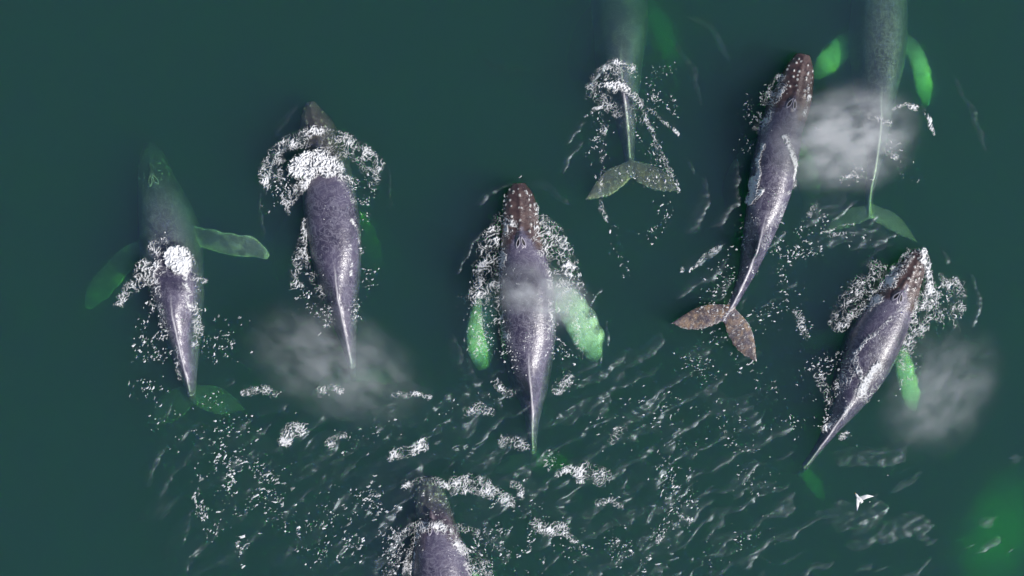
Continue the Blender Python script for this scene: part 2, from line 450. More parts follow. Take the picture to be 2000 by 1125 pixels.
            mb = bpy.data.meshes.new('blowhole'); bm.to_mesh(mb); bm.free()
            link_mesh('blowhole', mb, [DARK, RIM], parent=o, smooth=False)
    return o

WHITE, MIXED, DARKF = 1, 2, 0
build_whale('humpback whale with sunken head and dark flipper stretched sideways, nearest the photo\'s left edge',
    [(290,278,9,-1.9),(292,300,24,-1.6),(297,340,35,-1.15),(303,375,44,-.75),(310,410,54,-.48),(318,450,61,-.32),(322,490,62,-.1),
     (328,530,58,.22),(333,570,54,.42),(338,620,46,.42),(346,660,36,.27),(356,705,25,.13),(365,740,15,.02),(371,765,9,-.35)],
    [([(330,450,-1.5),(385,462,-1.2),(450,478,-.9),(495,485,-.8),(524,503,-.8)], 42, 0.15, MIXED, 0.4),
     ([(310,480,-1.6),(258,495,-1.7),(215,540,-2.0),(185,575,-2.3),(170,602,-2.5)], 46, -0.1, MIXED, 0.9)],
    dict(c=(378,785,-1.6), back=(384,830,-1.6), tb=.12, wide=1.35, tips=[(288,828,-2.3),(480,800,-2.0)]), dorsal=(0.70, .12), seed=3, knob_pale=.25, fluke_amt=.2, head_amt=.2, blow=(300,352,-1.1))
build_whale('humpback whale with purple back bared behind a solid white splash and ring of foam',
    [(606,198,8,-.5),(609,222,24,-.36),(616,250,37,-.28),(622,290,48,-.25),(629,330,52,-.05),(636,380,54,.42),(642,430,55,.60),(648,480,52,.64),
     (654,530,46,.58),(659,570,38,.48),(664,600,31,.34),(672,640,22,.15),(680,680,13,.02),(686,712,8,-.25)],
    [([(660,400,-1.6),(700,430,-2.6),(722,480,-3.4),(730,540,-4.0)], 42, 0.1, DARKF, 0.2),
     ([(620,400,-1.6),(575,430,-2.3),(555,490,-2.9),(550,550,-3.3)], 42, -0.1, DARKF, 0.6)],
    dict(c=(690,740,-2.3), back=(694,780,-2.3), tips=[(606,772,-2.6),(778,748,-2.6)]), dorsal=(0.76, .12), seed=5, knob_pale=.12, head_amt=.75, fluke_amt=.1)
build_whale('humpback whale between two glowing green flippers, central, brown snout straight up',
    [(1013,357,12,.12),(1014,378,27,.28),(1016,410,34,.36),(1017,440,38,.42),(1018,475,42,.58),(1023,520,50,.70),(1029,570,55,.75),(1031,620,56,.75),
     (1032,670,54,.64),(1033,710,48,.45),(1035,740,42,.34),(1038,770,32,.26),(1040,800,20,.06),(1040,840,11,-.25),(1041,880,8,-.8)],
    [([(1035,540,-.9),(1085,565,-.8),(1118,605,-.75),(1144,652,-.85),(1164,705,-1.2)], 64, 0.12, WHITE, 0.3),
     ([(1010,540,-1.2),(972,562,-1.1),(950,605,-1.15),(940,660,-1.25),(942,722,-1.6)], 62, -0.15, WHITE, 1.1)],
    dict(c=(1042,905,-2.7), back=(1043,950,-2.7), tips=[(958,928,-3.2),(1132,922,-3.2)]), dorsal=(0.79, .34), blow=(1017,473,.6), seed=8, fluke_amt=.5)
build_whale('diving humpback whale under a round white swirl, only its shallow brownish fluke plain',
    [(1196,-262,9,-4.8),(1200,-235,26,-4.4),(1204,-170,44,-3.6),(1208,-100,54,-2.3),(1212,-40,57,-1.4),(1215,20,57,-.92),(1215,70,53,-.68),(1213,110,48,-.48),
     (1215,150,42,-.35),(1218,180,34,-.12),(1222,210,25,-.15),(1226,250,18,-.3),(1229,290,12,-.45),(1231,322,9,-.6)],
    [([(1240,0,-3.6),(1278,30,-4.0),(1300,90,-4.3),(1306,150,-4.6)], 44, 0.1, WHITE, 0.2),
     ([(1190,0,-2.6),(1150,40,-3.4),(1130,100,-4.0),(1122,160,-4.4)], 42, -0.1, DARKF, 0.2)],
    dict(c=(1234,343,-.55), back=(1236,380,-.55), tb=.12, wide=1.2, tips=[(1143,390,-.45),(1330,372,-.5)]), dorsal=(0.80, .10), seed=13, ridge_amt=.7, fluke_amt=.6)
build_whale('humpback whale lying slantwise with its whole orange-brown fluke at the surface',
    [(1570,105,14,.22),(1566,130,27,.36),(1558,165,35,.45),(1548,200,41,.52),(1535,240,42,.62),(1525,290,44,.72),(1518,330,45,.76),(1510,370,42,.76),
     (1500,410,37,.72),(1490,445,32,.64),(1478,485,26,.52),(1465,525,18,.36),(1447,565,12,.22),(1432,595,9,.14),(1422,612,8,.08)],
    [([(1535,265,-.6),(1570,310,-1.8),(1580,360,-2.8),(1580,410,-3.6)], 42, 0.1, DARKF, 0.2),
     ([(1505,265,-.6),(1462,300,-1.2),(1435,350,-1.9),(1425,410,-2.5)], 42, -0.1, DARKF, 0.5)],
    dict(c=(1414,624,.02), back=(1400,652,.02), tb=.13, wide=1.28, tips=[(1310,632,.0),(1478,706,.0)]), dorsal=(0.76, .48), blow=(1547,203,.55), seed=21, fluke_amt=1.0)
build_whale('wholly submerged pale blue humpback whale with green flippers, topmost at the photo\'s right',
    [(1735,-170,9,-2.4),(1735,-140,28,-2.2),(1733,-90,44,-1.8),(1731,-40,53,-.9),(1730,10,56,-.62),(1728,60,57,-.52),(1726,110,54,-.48),(1723,150,47,-.44),(1722,190,38,-.36),
     (1721,230,28,-.32),(1717,280,19,-.30),(1710,330,12,-.32),(1702,370,9,-.55),(1699,398,8,-.8)],
    [([(1710,50,-2.4),(1665,75,-2.3),(1635,102,-1.9),(1608,130,-1.8),(1588,152,-2.1)], 50, -0.1, WHITE, 0.2),
     ([(1745,60,-1.7),(1780,92,-1.6),(1796,130,-1.6),(1804,170,-1.9),(1809,208,-2.3)], 36, 0.1, WHITE, 0.5)],
    dict(c=(1700,424,-.95), back=(1700,460,-.95), tips=[(1603,458,-1.25),(1792,474,-1.1)]), dorsal=(0.78, .1), seed=34, fluke_amt=.15)
build_whale('humpback whale slanting up to the right below the submerged one, pinkish brown snout breaking foam',
    [(1798,491,12,.18),(1790,515,23,.32),(1775,550,31,.44),(1757,590,41,.58),(1735,635,51,.72),(1715,675,55,.76),(1700,710,52,.66),(1680,750,44,.50),
     (1662,785,34,.38),(1640,820,22,.28),(1620,850,13,.14),(1598,880,8,-.1),(1575,910,7,-.45)],
    [([(1735,650,-.9),(1757,690,-1.1),(1769,730,-1.25),(1777,765,-1.5),(1784,804,-1.9)], 38, 0.1, WHITE, 0.3),
     ([(1715,640,-1.6),(1660,655,-2.6),(1610,660,-3.1),(1562,668,-3.4)], 40, -0.1, WHITE, 0.9)],
    dict(c=(1562,926,-3.0), back=(1545,955,-3.0), tips=[(1478,905,-3.8),(1612,992,-3.8)]), dorsal=(0.76, .16), blow=(1755,580,.6), seed=55, fluke_amt=.3)
build_whale('humpback whale rising out of the rough water, half cut off by the bottom edge',
    [(834,932,12,-.45),(837,958,28,-.34),(842,990,35,-.22),(847,1018,38,.12),(850,1045,43,.42),(855,1085,53,.66),(860,1130,60,.80),(868,1200,61,.82),
     (874,1260,52,.66),(880,1330,34,.44),(884,1400,16,.14),(886,1450,8,-.4)],
    [([(880,1110,-1.0),(925,1135,-1.6),(950,1190,-2.2),(958,1240,-2.8)], 42, 0.1, DARKF, 0.2),
     ([(835,1110,-1.0),(790,1135,-1.6),(768,1190,-2.2),(762,1240,-2.8)], 42, -0.1, DARKF, 0.5)],
    dict(c=(888,1478,-1.0), back=(889,1520,-1.0), tips=[(790,1510,-1.2),(986,1505,-1.2)]), blow=(845,1034,.4), seed=89, head_amt=.45, knob_pale=.15)
build_whale('deep humpback whale showing only a glowing green flipper beside the lower right corner',
    [(2140,760,9,-3.0),(2138,790,28,-2.8),(2134,840,42,-2.6),(2128,900,54,-2.4),(2122,960,58,-2.4),(2116,1030,56,-2.6),(2110,1100,46,-2.8),(2104,1180,26,-3.0),(2100,1240,10,-3.2)],
    [([(2090,940,-3.6),(2040,930,-4.6),(1985,970,-4.7),(1940,1040,-4.8),(1900,1150,-5.0)], 165, -0.1, WHITE, 0.2)],
    dict(c=(2098,1266,-3.4), back=(2096,1310,-3.4), tips=[(2010,1300,-3.6),(2190,1300,-3.6)]), seed=144)

# ---------------------------------------------------------------- foam
def surface_z(X, Y):
    """height of whatever stands highest (whale back or calm water) under each point"""
    z = np.zeros(len(X)); dn = Vector((0, 0, -1))
    for i, (x, y) in enumerate(zip(X.tolist(), Y.tolist())):
        for b in BVHS:
            h = b.ray_cast(Vector((x, y, 4.0)), dn, 4.0)
            if h[0] is not None and h[0].z > z[i]: z[i] = h[0].z
    return z

def pxm(P): return np.array([((p[0]-1000)/PPM, (562.5-p[1])/PPM) for p in P])

def stroke_field(X, Y, strokes, seed):
    D = np.zeros_like(X); TH = np.zeros_like(X)
    for pts, wd, a, th in strokes:
        P = pxm(pts); wm = wd/PPM; best = np.full(X.shape, 1e9)
        if len(P) == 1: best = np.hypot(X-P[0, 0], Y-P[0, 1])
        for p, q in zip(P[:-1], P[1:]):
            d = q-p; L2 = (d**2).sum(); s = np.clip(((X-p[0])*d[0]+(Y-p[1])*d[1])/L2, 0, 1)
            best = np.minimum(best, np.hypot(X-p[0]-s*d[0], Y-p[1]-s*d[1]))
        k = np.clip(1-(best/wm)**2, 0, 1)**0.7
        better = a*k > D
        TH = np.where(better, th, TH); D = np.maximum(D, a*k)
    return D, TH

def foam_mesh(name, strokes, specks=(), seed=0, step=0.020, cell=0.30, stretch=1.0, ang=0.0, wander=0.15):
    """strokes: (points, half width px, coverage 0..1, thickness m); specks: (points, half width px, count, size px, angle deg or None)"""
    Vs, Fs, Cs = [], [], []; off = 0; FILM = 0.40
    if strokes:
        allp = np.vstack([pxm(s[0]) for s in strokes]); mw = max(s[1] for s in strokes)/PPM + 0.1
        x0, y0 = allp.min(0)-mw; x1, y1 = allp.max(0)+mw
        cell = cell*0.72
        gx = np.arange(x0, x1, step); gy = np.arange(y0, y1, step)
        X, Y = np.meshgrid(gx, gy)
        wx = X + 0.16*fbm(X/0.5, Y/0.5, seed+1, 2); wy = Y + 0.16*fbm(X/0.5+9, Y/0.5, seed+2, 2)
        D, TH = stroke_field(X + wander*fbm(X/(wander*6), Y/(wander*6), seed+5, 3), Y + wander*fbm(X/(wander*6)+7, Y/(wander*6)+3, seed+6, 3), strokes, seed)
        D = np.where(D > 0.9, D*(1 + 0.3*fbm(X/0.7, Y/0.7, seed+7, 2)), D*0.84*(1 + 1.1*fbm(X/0.7, Y/0.7, seed+7, 2)))
        ca, sa = math.cos(R(ang)), math.sin(R(ang))
        ux = (wx*ca+wy*sa)/stretch; uy = -wx*sa+wy*ca
        r1 = 1-np.abs(gnoise(ux/cell, uy/cell, seed+11))*2.6
        r2 = 1-np.abs(gnoise(ux/(cell*0.47), uy/(cell*0.47), seed+12))*2.6
        v = 0.75*r1 + 0.42*r2 + 0.10*gnoise(ux/(cell*0.3), uy/(cell*0.3), seed+13) + 0.50*gnoise(ux/(cell*2.6), uy/(cell*2.6), seed+14)
        sv = np.sort(v.ravel()); u = np.searchsorted(sv, v)/v.size
        f = u-(1-np.clip(D, 0, 1.2)); f[D < 0.03] = -1
        keep = f > -FILM
        cells = keep[:-1, :-1] | keep[1:, :-1] | keep[:-1, 1:] | keep[1:, 1:]
        idx = np.arange(X.size).reshape(X.shape)
        q = np.stack([idx[:-1, :-1], idx[:-1, 1:], idx[1:, 1:], idx[1:, :-1]], -1)[cells]
        used = np.unique(q); remap = np.full(X.size, -1); remap[used] = np.arange(len(used)); q = remap[q]
        xs, ys, fs, th = X.ravel()[used], Y.ravel()[used], f.ravel()[used], TH.ravel()[used]
        zs = surface_z(xs, ys)
        tone = np.clip(0.86+0.75*fbm(xs/0.33, ys/0.33, seed+21, 2), 0.38, 1); cov = 0.40*np.clip((fs+FILM)/FILM, 0, 1)*np.clip(D.ravel()[used]*1.25, 0, 1)**1.7*tone + 0.60*np.clip(fs/0.30, 0, 1)*np.clip(np.maximum(tone, D.ravel()[used]-0.1), 0, 1)
        z = zs + 0.015 + 0.75*th*np.clip(fs*2.2, 0, 1)**0.8*(0.75+0.5*v.ravel()[used])
        Vs.append(np.stack([xs, ys, z], 1)); Fs.append(q); Cs.append(cov); off = len(xs)
    for (pts, wd, n, size, ang_) in specks:  # flakes for droplets, also modelling sun glints as white shapes
        n = int(n*(1.4 if not strokes else 0.75))
        P = pxm(pts); rng = np.random.default_rng(seed*31+int(n)+int(abs(P.sum())*10))
        if len(P) > 1:
            seg = np.hypot(*(P[1:]-P[:-1]).T); cs = np.r_[0, np.cumsum(seg)]
            t = rng.random(n)*cs[-1]; k = np.clip(np.searchsorted(cs, t)-1, 0, len(seg)-1)
            s = ((t-cs[k])/seg[k])[:, None]; c = P[k]*(1-s)+P[k+1]*s
        else: c = np.repeat(P, n, 0)
        c = c + np.clip(rng.normal(0, 0.55, (n, 2)), -1.6, 1.6)*wd/PPM
        # clumping: drop specks where a low noise is small
        cl = fbm(c[:, 0]/0.9, c[:, 1]/0.9, seed+40, 2); c = c[cl > -0.12]; n = len(c)
        if n == 0: continue
        r = np.clip(np.exp(rng.normal(0, 0.5, n)), 0.4, 2.6)*size*0.195/PPM; el = 1.2+np.abs(rng.normal(0, 1.1, n))
        a = np.full(n, R(ang_)) + rng.normal(0, 0.35, n) if ang_ is not None else rng.random(n)*math.pi
        K = 7; ph = np.linspace(0, 2*math.pi, K, endpoint=False)
        rad = 1+0.3*rng.normal(0, 1, (n, K)).clip(-1.5, 1.5)
        lx = r[:, None]*el[:, None]*np.cos(ph)*rad; ly = r[:, None]*np.sin(ph)*rad
        bend = 0.25*(lx**2)/np.maximum(r*el, 1e-4)[:, None]*rng.normal(0, 1, n)[:, None]; ly = ly+bend
        vx = c[:, 0:1]+lx*np.cos(a)[:, None]-ly*np.sin(a)[:, None]; vy = c[:, 1:2]+lx*np.sin(a)[:, None]+ly*np.cos(a)[:, None]
        zb = surface_z(c[:, 0], c[:, 1]) if n < 20000 else np.zeros(n)
        base = np.stack([vx, vy, np.repeat((zb+0.012)[:, None], K, 1)], -1)
        top = np.stack([c[:, 0], c[:, 1], zb+0.012+np.minimum(r*0.9, 0.06)], -1)[:, None]
        vv = np.concatenate([base, top], 1).reshape(-1, 3)
        o = off + np.arange(n)*(K+1)
        k = np.arange(K); kn = (k+1) % K
        # two-triangle quads would fold: use degenerate-free quads made of every second edge plus a triangle fan stored as quads
        fq = np.stack([np.broadcast_to(o[:, None]+k, (n, K)), np.broadcast_to(o[:, None]+kn, (n, K)), np.broadcast_to(o[:, None]+K, (n, K))], -1).reshape(-1, 3)
        Vs.append(vv); Cs.append(np.repeat(rng.uniform(0.15, 0.95, n), K+1)); Fs.append(fq); off += len(vv)
    V = np.concatenate(Vs); cov = np.concatenate(Cs)
    loops = np.concatenate([f.ravel() for f in Fs]); tot = np.concatenate([np.full(len(f), f.shape[1]) for f in Fs])
    org = np.array([V[:, 0].mean(), V[:, 1].mean(), 0.0]); V = V-org
    me = bpy.data.meshes.new(name)
    me.vertices.add(len(V)); me.vertices.foreach_set('co', V.astype(np.float32).ravel())
    me.loops.add(len(loops)); me.loops.foreach_set('vertex_index', loops.astype(np.int32))
    me.polygons.add(len(tot)); me.polygons.foreach_set('loop_start', np.r_[0, np.cumsum(tot)[:-1]].astype(np.int32))
    me.polygons.foreach_set('loop_total', tot.astype(np.int32)); me.update(calc_edges=True)
    a = me.attributes.new('cover', 'FLOAT', 'POINT'); a.data.foreach_set('value', cov.astype(np.float32))
    o = link_mesh(name, me, [FOAM]); o.location = org
    return o

def foam(label, strokes, specks=(), **kw):
    return tag(foam_mesh('wake_foam', strokes, specks, **kw), label, 'foam', kind='stuff')

# first whale (left edge)
foam('white foam and droplets churned around the back of the whale nearest the left edge', [
    ([(338,500),(352,502),(358,515)], 25, 1.6, .22), ([(326,497),(334,492)], 12, 1.0, .2), ([(285,520),(298,535),(312,520)], 22, .82, .2), ([(275,542),(290,545)], 16, .9, .18),
    ([(305,490),(312,480)], 22, .45, .06), ([(308,540),(312,575)], 10, .8, .08), ([(300,560),(302,600)], 14, .35, .05),
    ([(360,525),(366,560),(376,600)], 6, .7, .05), ([(375,600),(388,640),(380,670)], 12, .5, .05), ([(315,600),(325,650)], 10, .42, .04),
    ([(232,590),(246,570),(262,560)], 15, .50, .06), ([(378,540),(398,545)], 9, .45, .04),
    ([(340,640),(346,700),(352,740)], 7, .38, .04)],
    [([(300,590),(270,700),(300,780)], 26, 260, 4.0, 60), ([(395,610),(420,700),(440,690)], 26, 130, 4.0, 60), ([(330,640),(300,720)], 22, 170, 3.6, 60),
     ([(380,560),(400,640)], 14, 90, 3.2, None), ([(300,470),(340,480)], 22, 40, 3.2, None), ([(300,840),(330,820),(420,780),(470,770)], 20, 60, 3.6, None)], seed=1)
# second whale
foam('ring of lacy foam around the solid white splash in front of the purple back', [
    ([(586,326),(605,320),(622,314),(640,324)], 27, 1.7, .35), ([(605,330),(612,325)], 24, 1.8, .4), ([(630,300),(655,315),(660,335)], 14, .8, .15),
    ([(518,360),(520,330),(540,298),(575,270),(610,258)], 15, .62, .10), ([(610,258),(650,262),(690,278),(725,302),(742,322)], 14, .62, .08),
    ([(596,262),(612,256),(620,262)], 9, .95, .12), ([(640,275),(690,298)], 18, .42, .05), ([(665,285),(705,308),(732,345)], 18, .40, .04), ([(545,310),(540,350)], 18, .42, .06), ([(560,285),(600,278)], 14, .45, .06),
    ([(560,395),(580,375),(598,352)], 13, .75, .08), ([(660,345),(685,352)], 11, .62, .08), ([(560,390),(562,415)], 8, .55, .06), ([(645,318),(668,350),(690,395)], 7, .35, .05),
    ([(597,430),(592,470),(600,520)], 8, .5, .05), ([(590,470),(578,530)], 14, .42, .05), ([(572,540),(574,565),(585,560)], 9, .55, .05), ([(612,540),(632,580)], 12, .42, .04),
    ([(686,430),(700,455),(702,475)], 5, .6, .05), ([(684,480),(686,540)], 3.5, .5, .03), ([(605,345),(595,365)], 8, .9, .10)],
    [([(690,300),(715,340),(730,390)], 22, 170, 3.2, None), ([(560,340),(550,400)], 22, 130, 3.6, None), ([(685,350),(705,400),(700,440)], 18, 120, 3.4, None),
     ([(710,490),(720,560)], 18, 90, 3.2, 20), ([(590,550),(600,600),(640,620)], 22, 150, 3.4, 40), ([(695,590),(695,630)], 9, 90, 3.4, None),
     ([(640,370),(650,480),(655,560)], 26, 50, 2.6, None), ([(640,600),(645,640)], 8, 60, 3.4, None), ([(520,350),(516,420)], 8, 30, 3, None)], seed=2, cell=.24)
# third whale
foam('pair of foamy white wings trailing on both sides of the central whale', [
    ([(985,440),(965,470),(950,520),(938,580)], 30, .60, .10), ([(988,470),(975,520),(978,580)], 12, .62, .08), ([(962,448),(955,470)], 13, .7, .1), ([(990,430),(984,450)], 8, .95, .1),
    ([(1050,435),(1075,450),(1098,485),(1110,520)], 22, .68, .12), ([(1060,470),(1085,520),(1115,560)], 25, .55, .10), ([(1065,480),(1074,560)], 8, .8, .1), ([(1100,525),(1110,540)], 13, .9, .14),
    ([(942,600),(940,640),(938,690)], 17, .34, .05), ([(968,600),(985,660)], 14, .40, .05), ([(1095,570),(1130,640),(1140,690)], 16, .28, .04), ([(1075,580),(1072,660)], 6, .45, .04),
    ([(1046,400),(1052,430)], 6, .6, .06), ([(986,380),(984,430)], 2.5, .6, .04), ([(1030,640),(1035,700)], 26, .16, .02), ([(1010,640),(1020,700)], 18, .18, .02), ([(1060,640),(1050,700)], 6, .3, .03)],  # faint strokes across the back paint glints of its wet film
    [([(960,460),(930,560),(935,700)], 24, 230, 3.6, 60), ([(1080,450),(1120,540),(1150,640)], 24, 220, 3.4, 120), ([(970,620),(1000,720)], 20, 180, 3.4, 40),
     ([(1080,600),(1075,700)], 16, 120, 3.2, None), ([(1000,520),(1030,620),(1030,700)], 34, 260, 2.2, None), ([(1100,660),(1110,700)], 18, 60, 3, None),
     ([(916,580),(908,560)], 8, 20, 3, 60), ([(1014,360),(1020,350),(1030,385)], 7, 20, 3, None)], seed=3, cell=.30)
# fourth whale
foam('round swirl of sparkling foam over the back of the diving whale', [
    ([(1190,172),(1205,165),(1222,172)], 13, 1.0, .16), ([(1182,165),(1198,175)], 11, 1.15, .2), ([(1215,172),(1240,190),(1252,205)], 9, .85, .12), ([(1172,140),(1200,122),(1235,132)], 11, .50, .05),
    ([(1150,190),(1152,160),(1172,140)], 10, .38, .05), ([(1160,165),(1185,145),(1225,140)], 18, .34, .05), ([(1170,190),(1190,205),(1205,215)], 16, .48, .06), ([(1255,205),(1262,230),(1285,290),(1310,340)], 7, .52, .05),
    ([(1160,215),(1175,210)], 5, .8, .05), ([(1145,228),(1160,216)], 3.5, .7, .04), ([(1265,208),(1300,240),(1325,262)], 5, .55, .05), ([(1222,230),(1245,225)], 26, .22, .04), ([(1180,250),(1176,300),(1172,400),(1186,430)], 7, .34, .04)],
    [([(1160,180),(1190,140),(1240,160)], 24, 150, 3.0, None), ([(1270,180),(1300,200),(1310,220)], 20, 150, 3.2, None), ([(1180,230),(1160,290),(1175,340)], 20, 190, 3.2, None),
     ([(1230,240),(1270,280),(1290,340)], 22, 190, 3.0, None), ([(1290,110),(1300,170)], 30, 60, 2.2, None), ([(1290,350),(1300,420),(1270,470)], 20, 110, 3.0, None), ([(1200,340),(1320,350)], 18, 120, 2.8, None),
     ([(1180,400),(1215,500),(1225,550)], 14, 60, 3.0, None), ([(1310,340),(1328,375)], 4, 30, 3.4, 120)], seed=4, cell=.22)
# fifth whale
foam('white froth clinging to both flanks of the slantwise whale with orange-brown fluke', [
    ([(1525,155),(1510,175),(1500,200)], 14, .55, .08), ([(1530,170),(1512,205),(1495,240)], 7, .85, .08), ([(1500,200),(1485,250)], 16, .32, .05), ([(1487,285),(1480,310),(1475,350)], 6, .95, .1), ([(1472,350),(1468,385),(1462,400)], 9, 1.1, .14), ([(1475,378),(1482,372)], 8, 1.2, .14),
    ([(1529,270),(1535,285),(1548,315),(1555,325)], 8, .95, .08), ([(1555,330),(1548,370),(1530,380)], 6, .85, .07), ([(1574,170),(1576,200),(1570,230)], 5, .85, .08), ([(1580,240),(1600,250)], 7, .5, .05),
    ([(1500,320),(1530,330),(1520,380)], 30, .13, .015), ([(1515,300),(1500,360)], 22, .12, .015), ([(1500,390),(1505,430),(1490,480)], 14, .18, .02), ([(1530,400),(1515,440)], 9, .4, .03), ([(1470,420),(1462,470)], 14, .32, .04),  # thinnest strokes on the back imitate glitter of the water film
    ([(1398,486),(1378,500)], 7, .55, .05), ([(1332,530),(1336,522)], 5, .8, .05)],
    [([(1480,180),(1465,240),(1470,320)], 26, 190, 2.8, None), ([(1500,170),(1480,250)], 12, 60, 3.4, None), ([(1470,430),(1440,520),(1420,580)], 22, 210, 3.4, 15), ([(1510,420),(1470,540)], 7, 90, 3.0, None),
     ([(1400,530),(1390,590),(1420,600)], 28, 120, 3.4, 15), ([(1510,450),(1530,540),(1555,540)], 18, 110, 3.4, None), ([(1570,120),(1585,180)], 4, 16, 3.4, None), ([(1360,605),(1420,600)], 12, 40, 3.6, None),
     ([(1535,310),(1520,350),(1500,400)], 22, 120, 2.0, None), ([(1580,180),(1600,255)], 8, 14, 4, None)], seed=5, cell=.20)
# sixth whale
foam('broken lines of foam over the submerged pale blue whale', [
    ([(1742,212),(1770,204),(1798,212),(1815,235),(1823,262)], 5, .75, .05), ([(1775,208),(1790,213)], 9, .75, .05), ([(1640,350),(1670,340),(1690,350)], 6, .5, .05), ([(1700,225),(1735,240)], 9, .45, .05), ([(1725,290),(1750,305)], 8, .45, .04),
    ([(1605,455),(1640,440),(1670,435)], 3, .45, .03), ([(1580,415),(1600,400)], 8, .45, .04), ([(1620,462),(1650,455)], 5, .4, .03)],
    [([(1640,330),(1700,350)], 18, 70, 3.2, 20), ([(1590,400),(1620,440),(1600,480)], 20, 90, 3.6, 40), ([(1725,230),(1750,310)], 16, 60, 3.0, None), ([(1770,330),(1790,360)], 20, 24, 3.2, None),
     ([(1540,420),(1570,450),(1550,510)], 18, 80, 3.6, None), ([(1640,460),(1700,470)], 22, 40, 3.0, None)], seed=6, cell=.22)
# seventh whale
foam('thick white foam on both sides of the whale slanting up to the right', [
    ([(1775,500),(1750,530),(1725,560),(1700,590)], 14, .85, .12), ([(1700,590),(1660,620),(1635,638)], 14, .72, .1), ([(1725,525),(1690,545),(1665,560)], 17, .42, .06), ([(1700,560),(1650,590),(1630,625)], 18, .40, .06), ([(1700,520),(1715,515)], 10, .6, .08),
    ([(1800,495),(1810,530),(1812,570),(1800,600)], 13, .95, .12), ([(1812,540),(1830,580),(1835,620)], 13, .50, .06), ([(1795,580),(1785,630),(1775,680)], 16, .72, .1), ([(1810,600),(1800,650)], 18, .45, .06), ([(1790,490),(1775,493)], 6, .8, .06),
    ([(1755,600),(1715,640),(1690,660)], 5, .6, .05), ([(1690,655),(1665,690)], 5, .9, .07), ([(1665,700),(1672,715),(1678,735)], 9, .85, .08), ([(1655,715),(1640,760)], 17, .5, .06),
    ([(1706,715),(1690,740),(1674,770)], 14, 1.1, .06), ([(1720,720),(1690,775)], 14, .55, .04), ([(1665,780),(1690,775),(1710,755)], 10, .6, .05), ([(1690,690),(1730,660)], 22, .2, .02), ([(1660,780),(1640,815)], 8, .55, .05), ([(1630,815),(1612,840)], 9, .7, .06), ([(1600,735),(1612,765),(1620,785)], 12, .55, .06),  # bright strokes on the rear back stand in for sun glints
    ([(1760,690),(1768,720)], 16, .32, .04)],
    [([(1720,530),(1640,590)], 20, 120, 3.4, 30), ([(1650,690),(1600,720),(1580,720)], 18, 150, 3.4, 30), ([(1640,770),(1610,810),(1600,830)], 16, 140, 3.4, None), ([(1820,560),(1830,640)], 16, 120, 3.2, 100),
     ([(1770,680),(1790,740),(1750,740)], 16, 130, 3.2, None), ([(1725,770),(1740,760)], 16, 40, 3.6, 15), ([(1760,500),(1780,490)], 12, 30, 3.2, None), ([(1720,600),(1700,700)], 20, 120, 2.0, None), ([(1560,700),(1590,780)], 20, 40, 3.0, None)], seed=7, cell=.24)
tag(foam_mesh('foam_patch', [([(1848,545),(1868,560),(1872,600)], 19, .50, .05), ([(1862,610),(1866,640)], 12, .3, .04)], [([(1850,550),(1865,630)], 18, 120, 3.2, 100)], seed=71, cell=.22),
    'tall lacy foam patch floating beyond the flank of the whale slanting to the right', 'foam', 'foam patches floating on the water')
# eighth whale
foam('streaming foam and bubbles around the whale cut off by the bottom edge', [
    ([(825,1030),(845,1022),(870,1032),(880,1040)], 11, .85, .1), ([(815,1045),(800,1080),(792,1120)], 9, .55, .06), ([(885,1045),(905,1080),(925,1130)], 11, .55, .06), ([(790,950),(812,938),(830,938)], 9, .55, .05), ([(850,936),(872,948)], 10, .65, .06),
    ([(780,1050),(800,1035),(820,1030)], 12, .42, .05), ([(880,1035),(905,1030),(930,1040)], 10, .45, .05), ([(930,1090),(950,1125)], 20, .4, .05), ([(770,1090),(760,1125)], 14, .35, .05), ([(810,1080),(800,1125)], 5, .7, .05)],
    [([(800,950),(870,1000),(840,1010)], 28, 120, 3.4, 20), ([(790,1040),(760,1110)], 26, 260, 3.6, 50), ([(900,1050),(950,1120)], 26, 260, 3.4, 120), ([(700,965),(740,960),(760,990)], 26, 160, 3.8, 30), ([(680,1010),(720,1000),(800,980)], 18, 90, 3.6, 25), ([(930,1040),(950,1060)], 14, 60, 3, None)], seed=8, cell=.2)
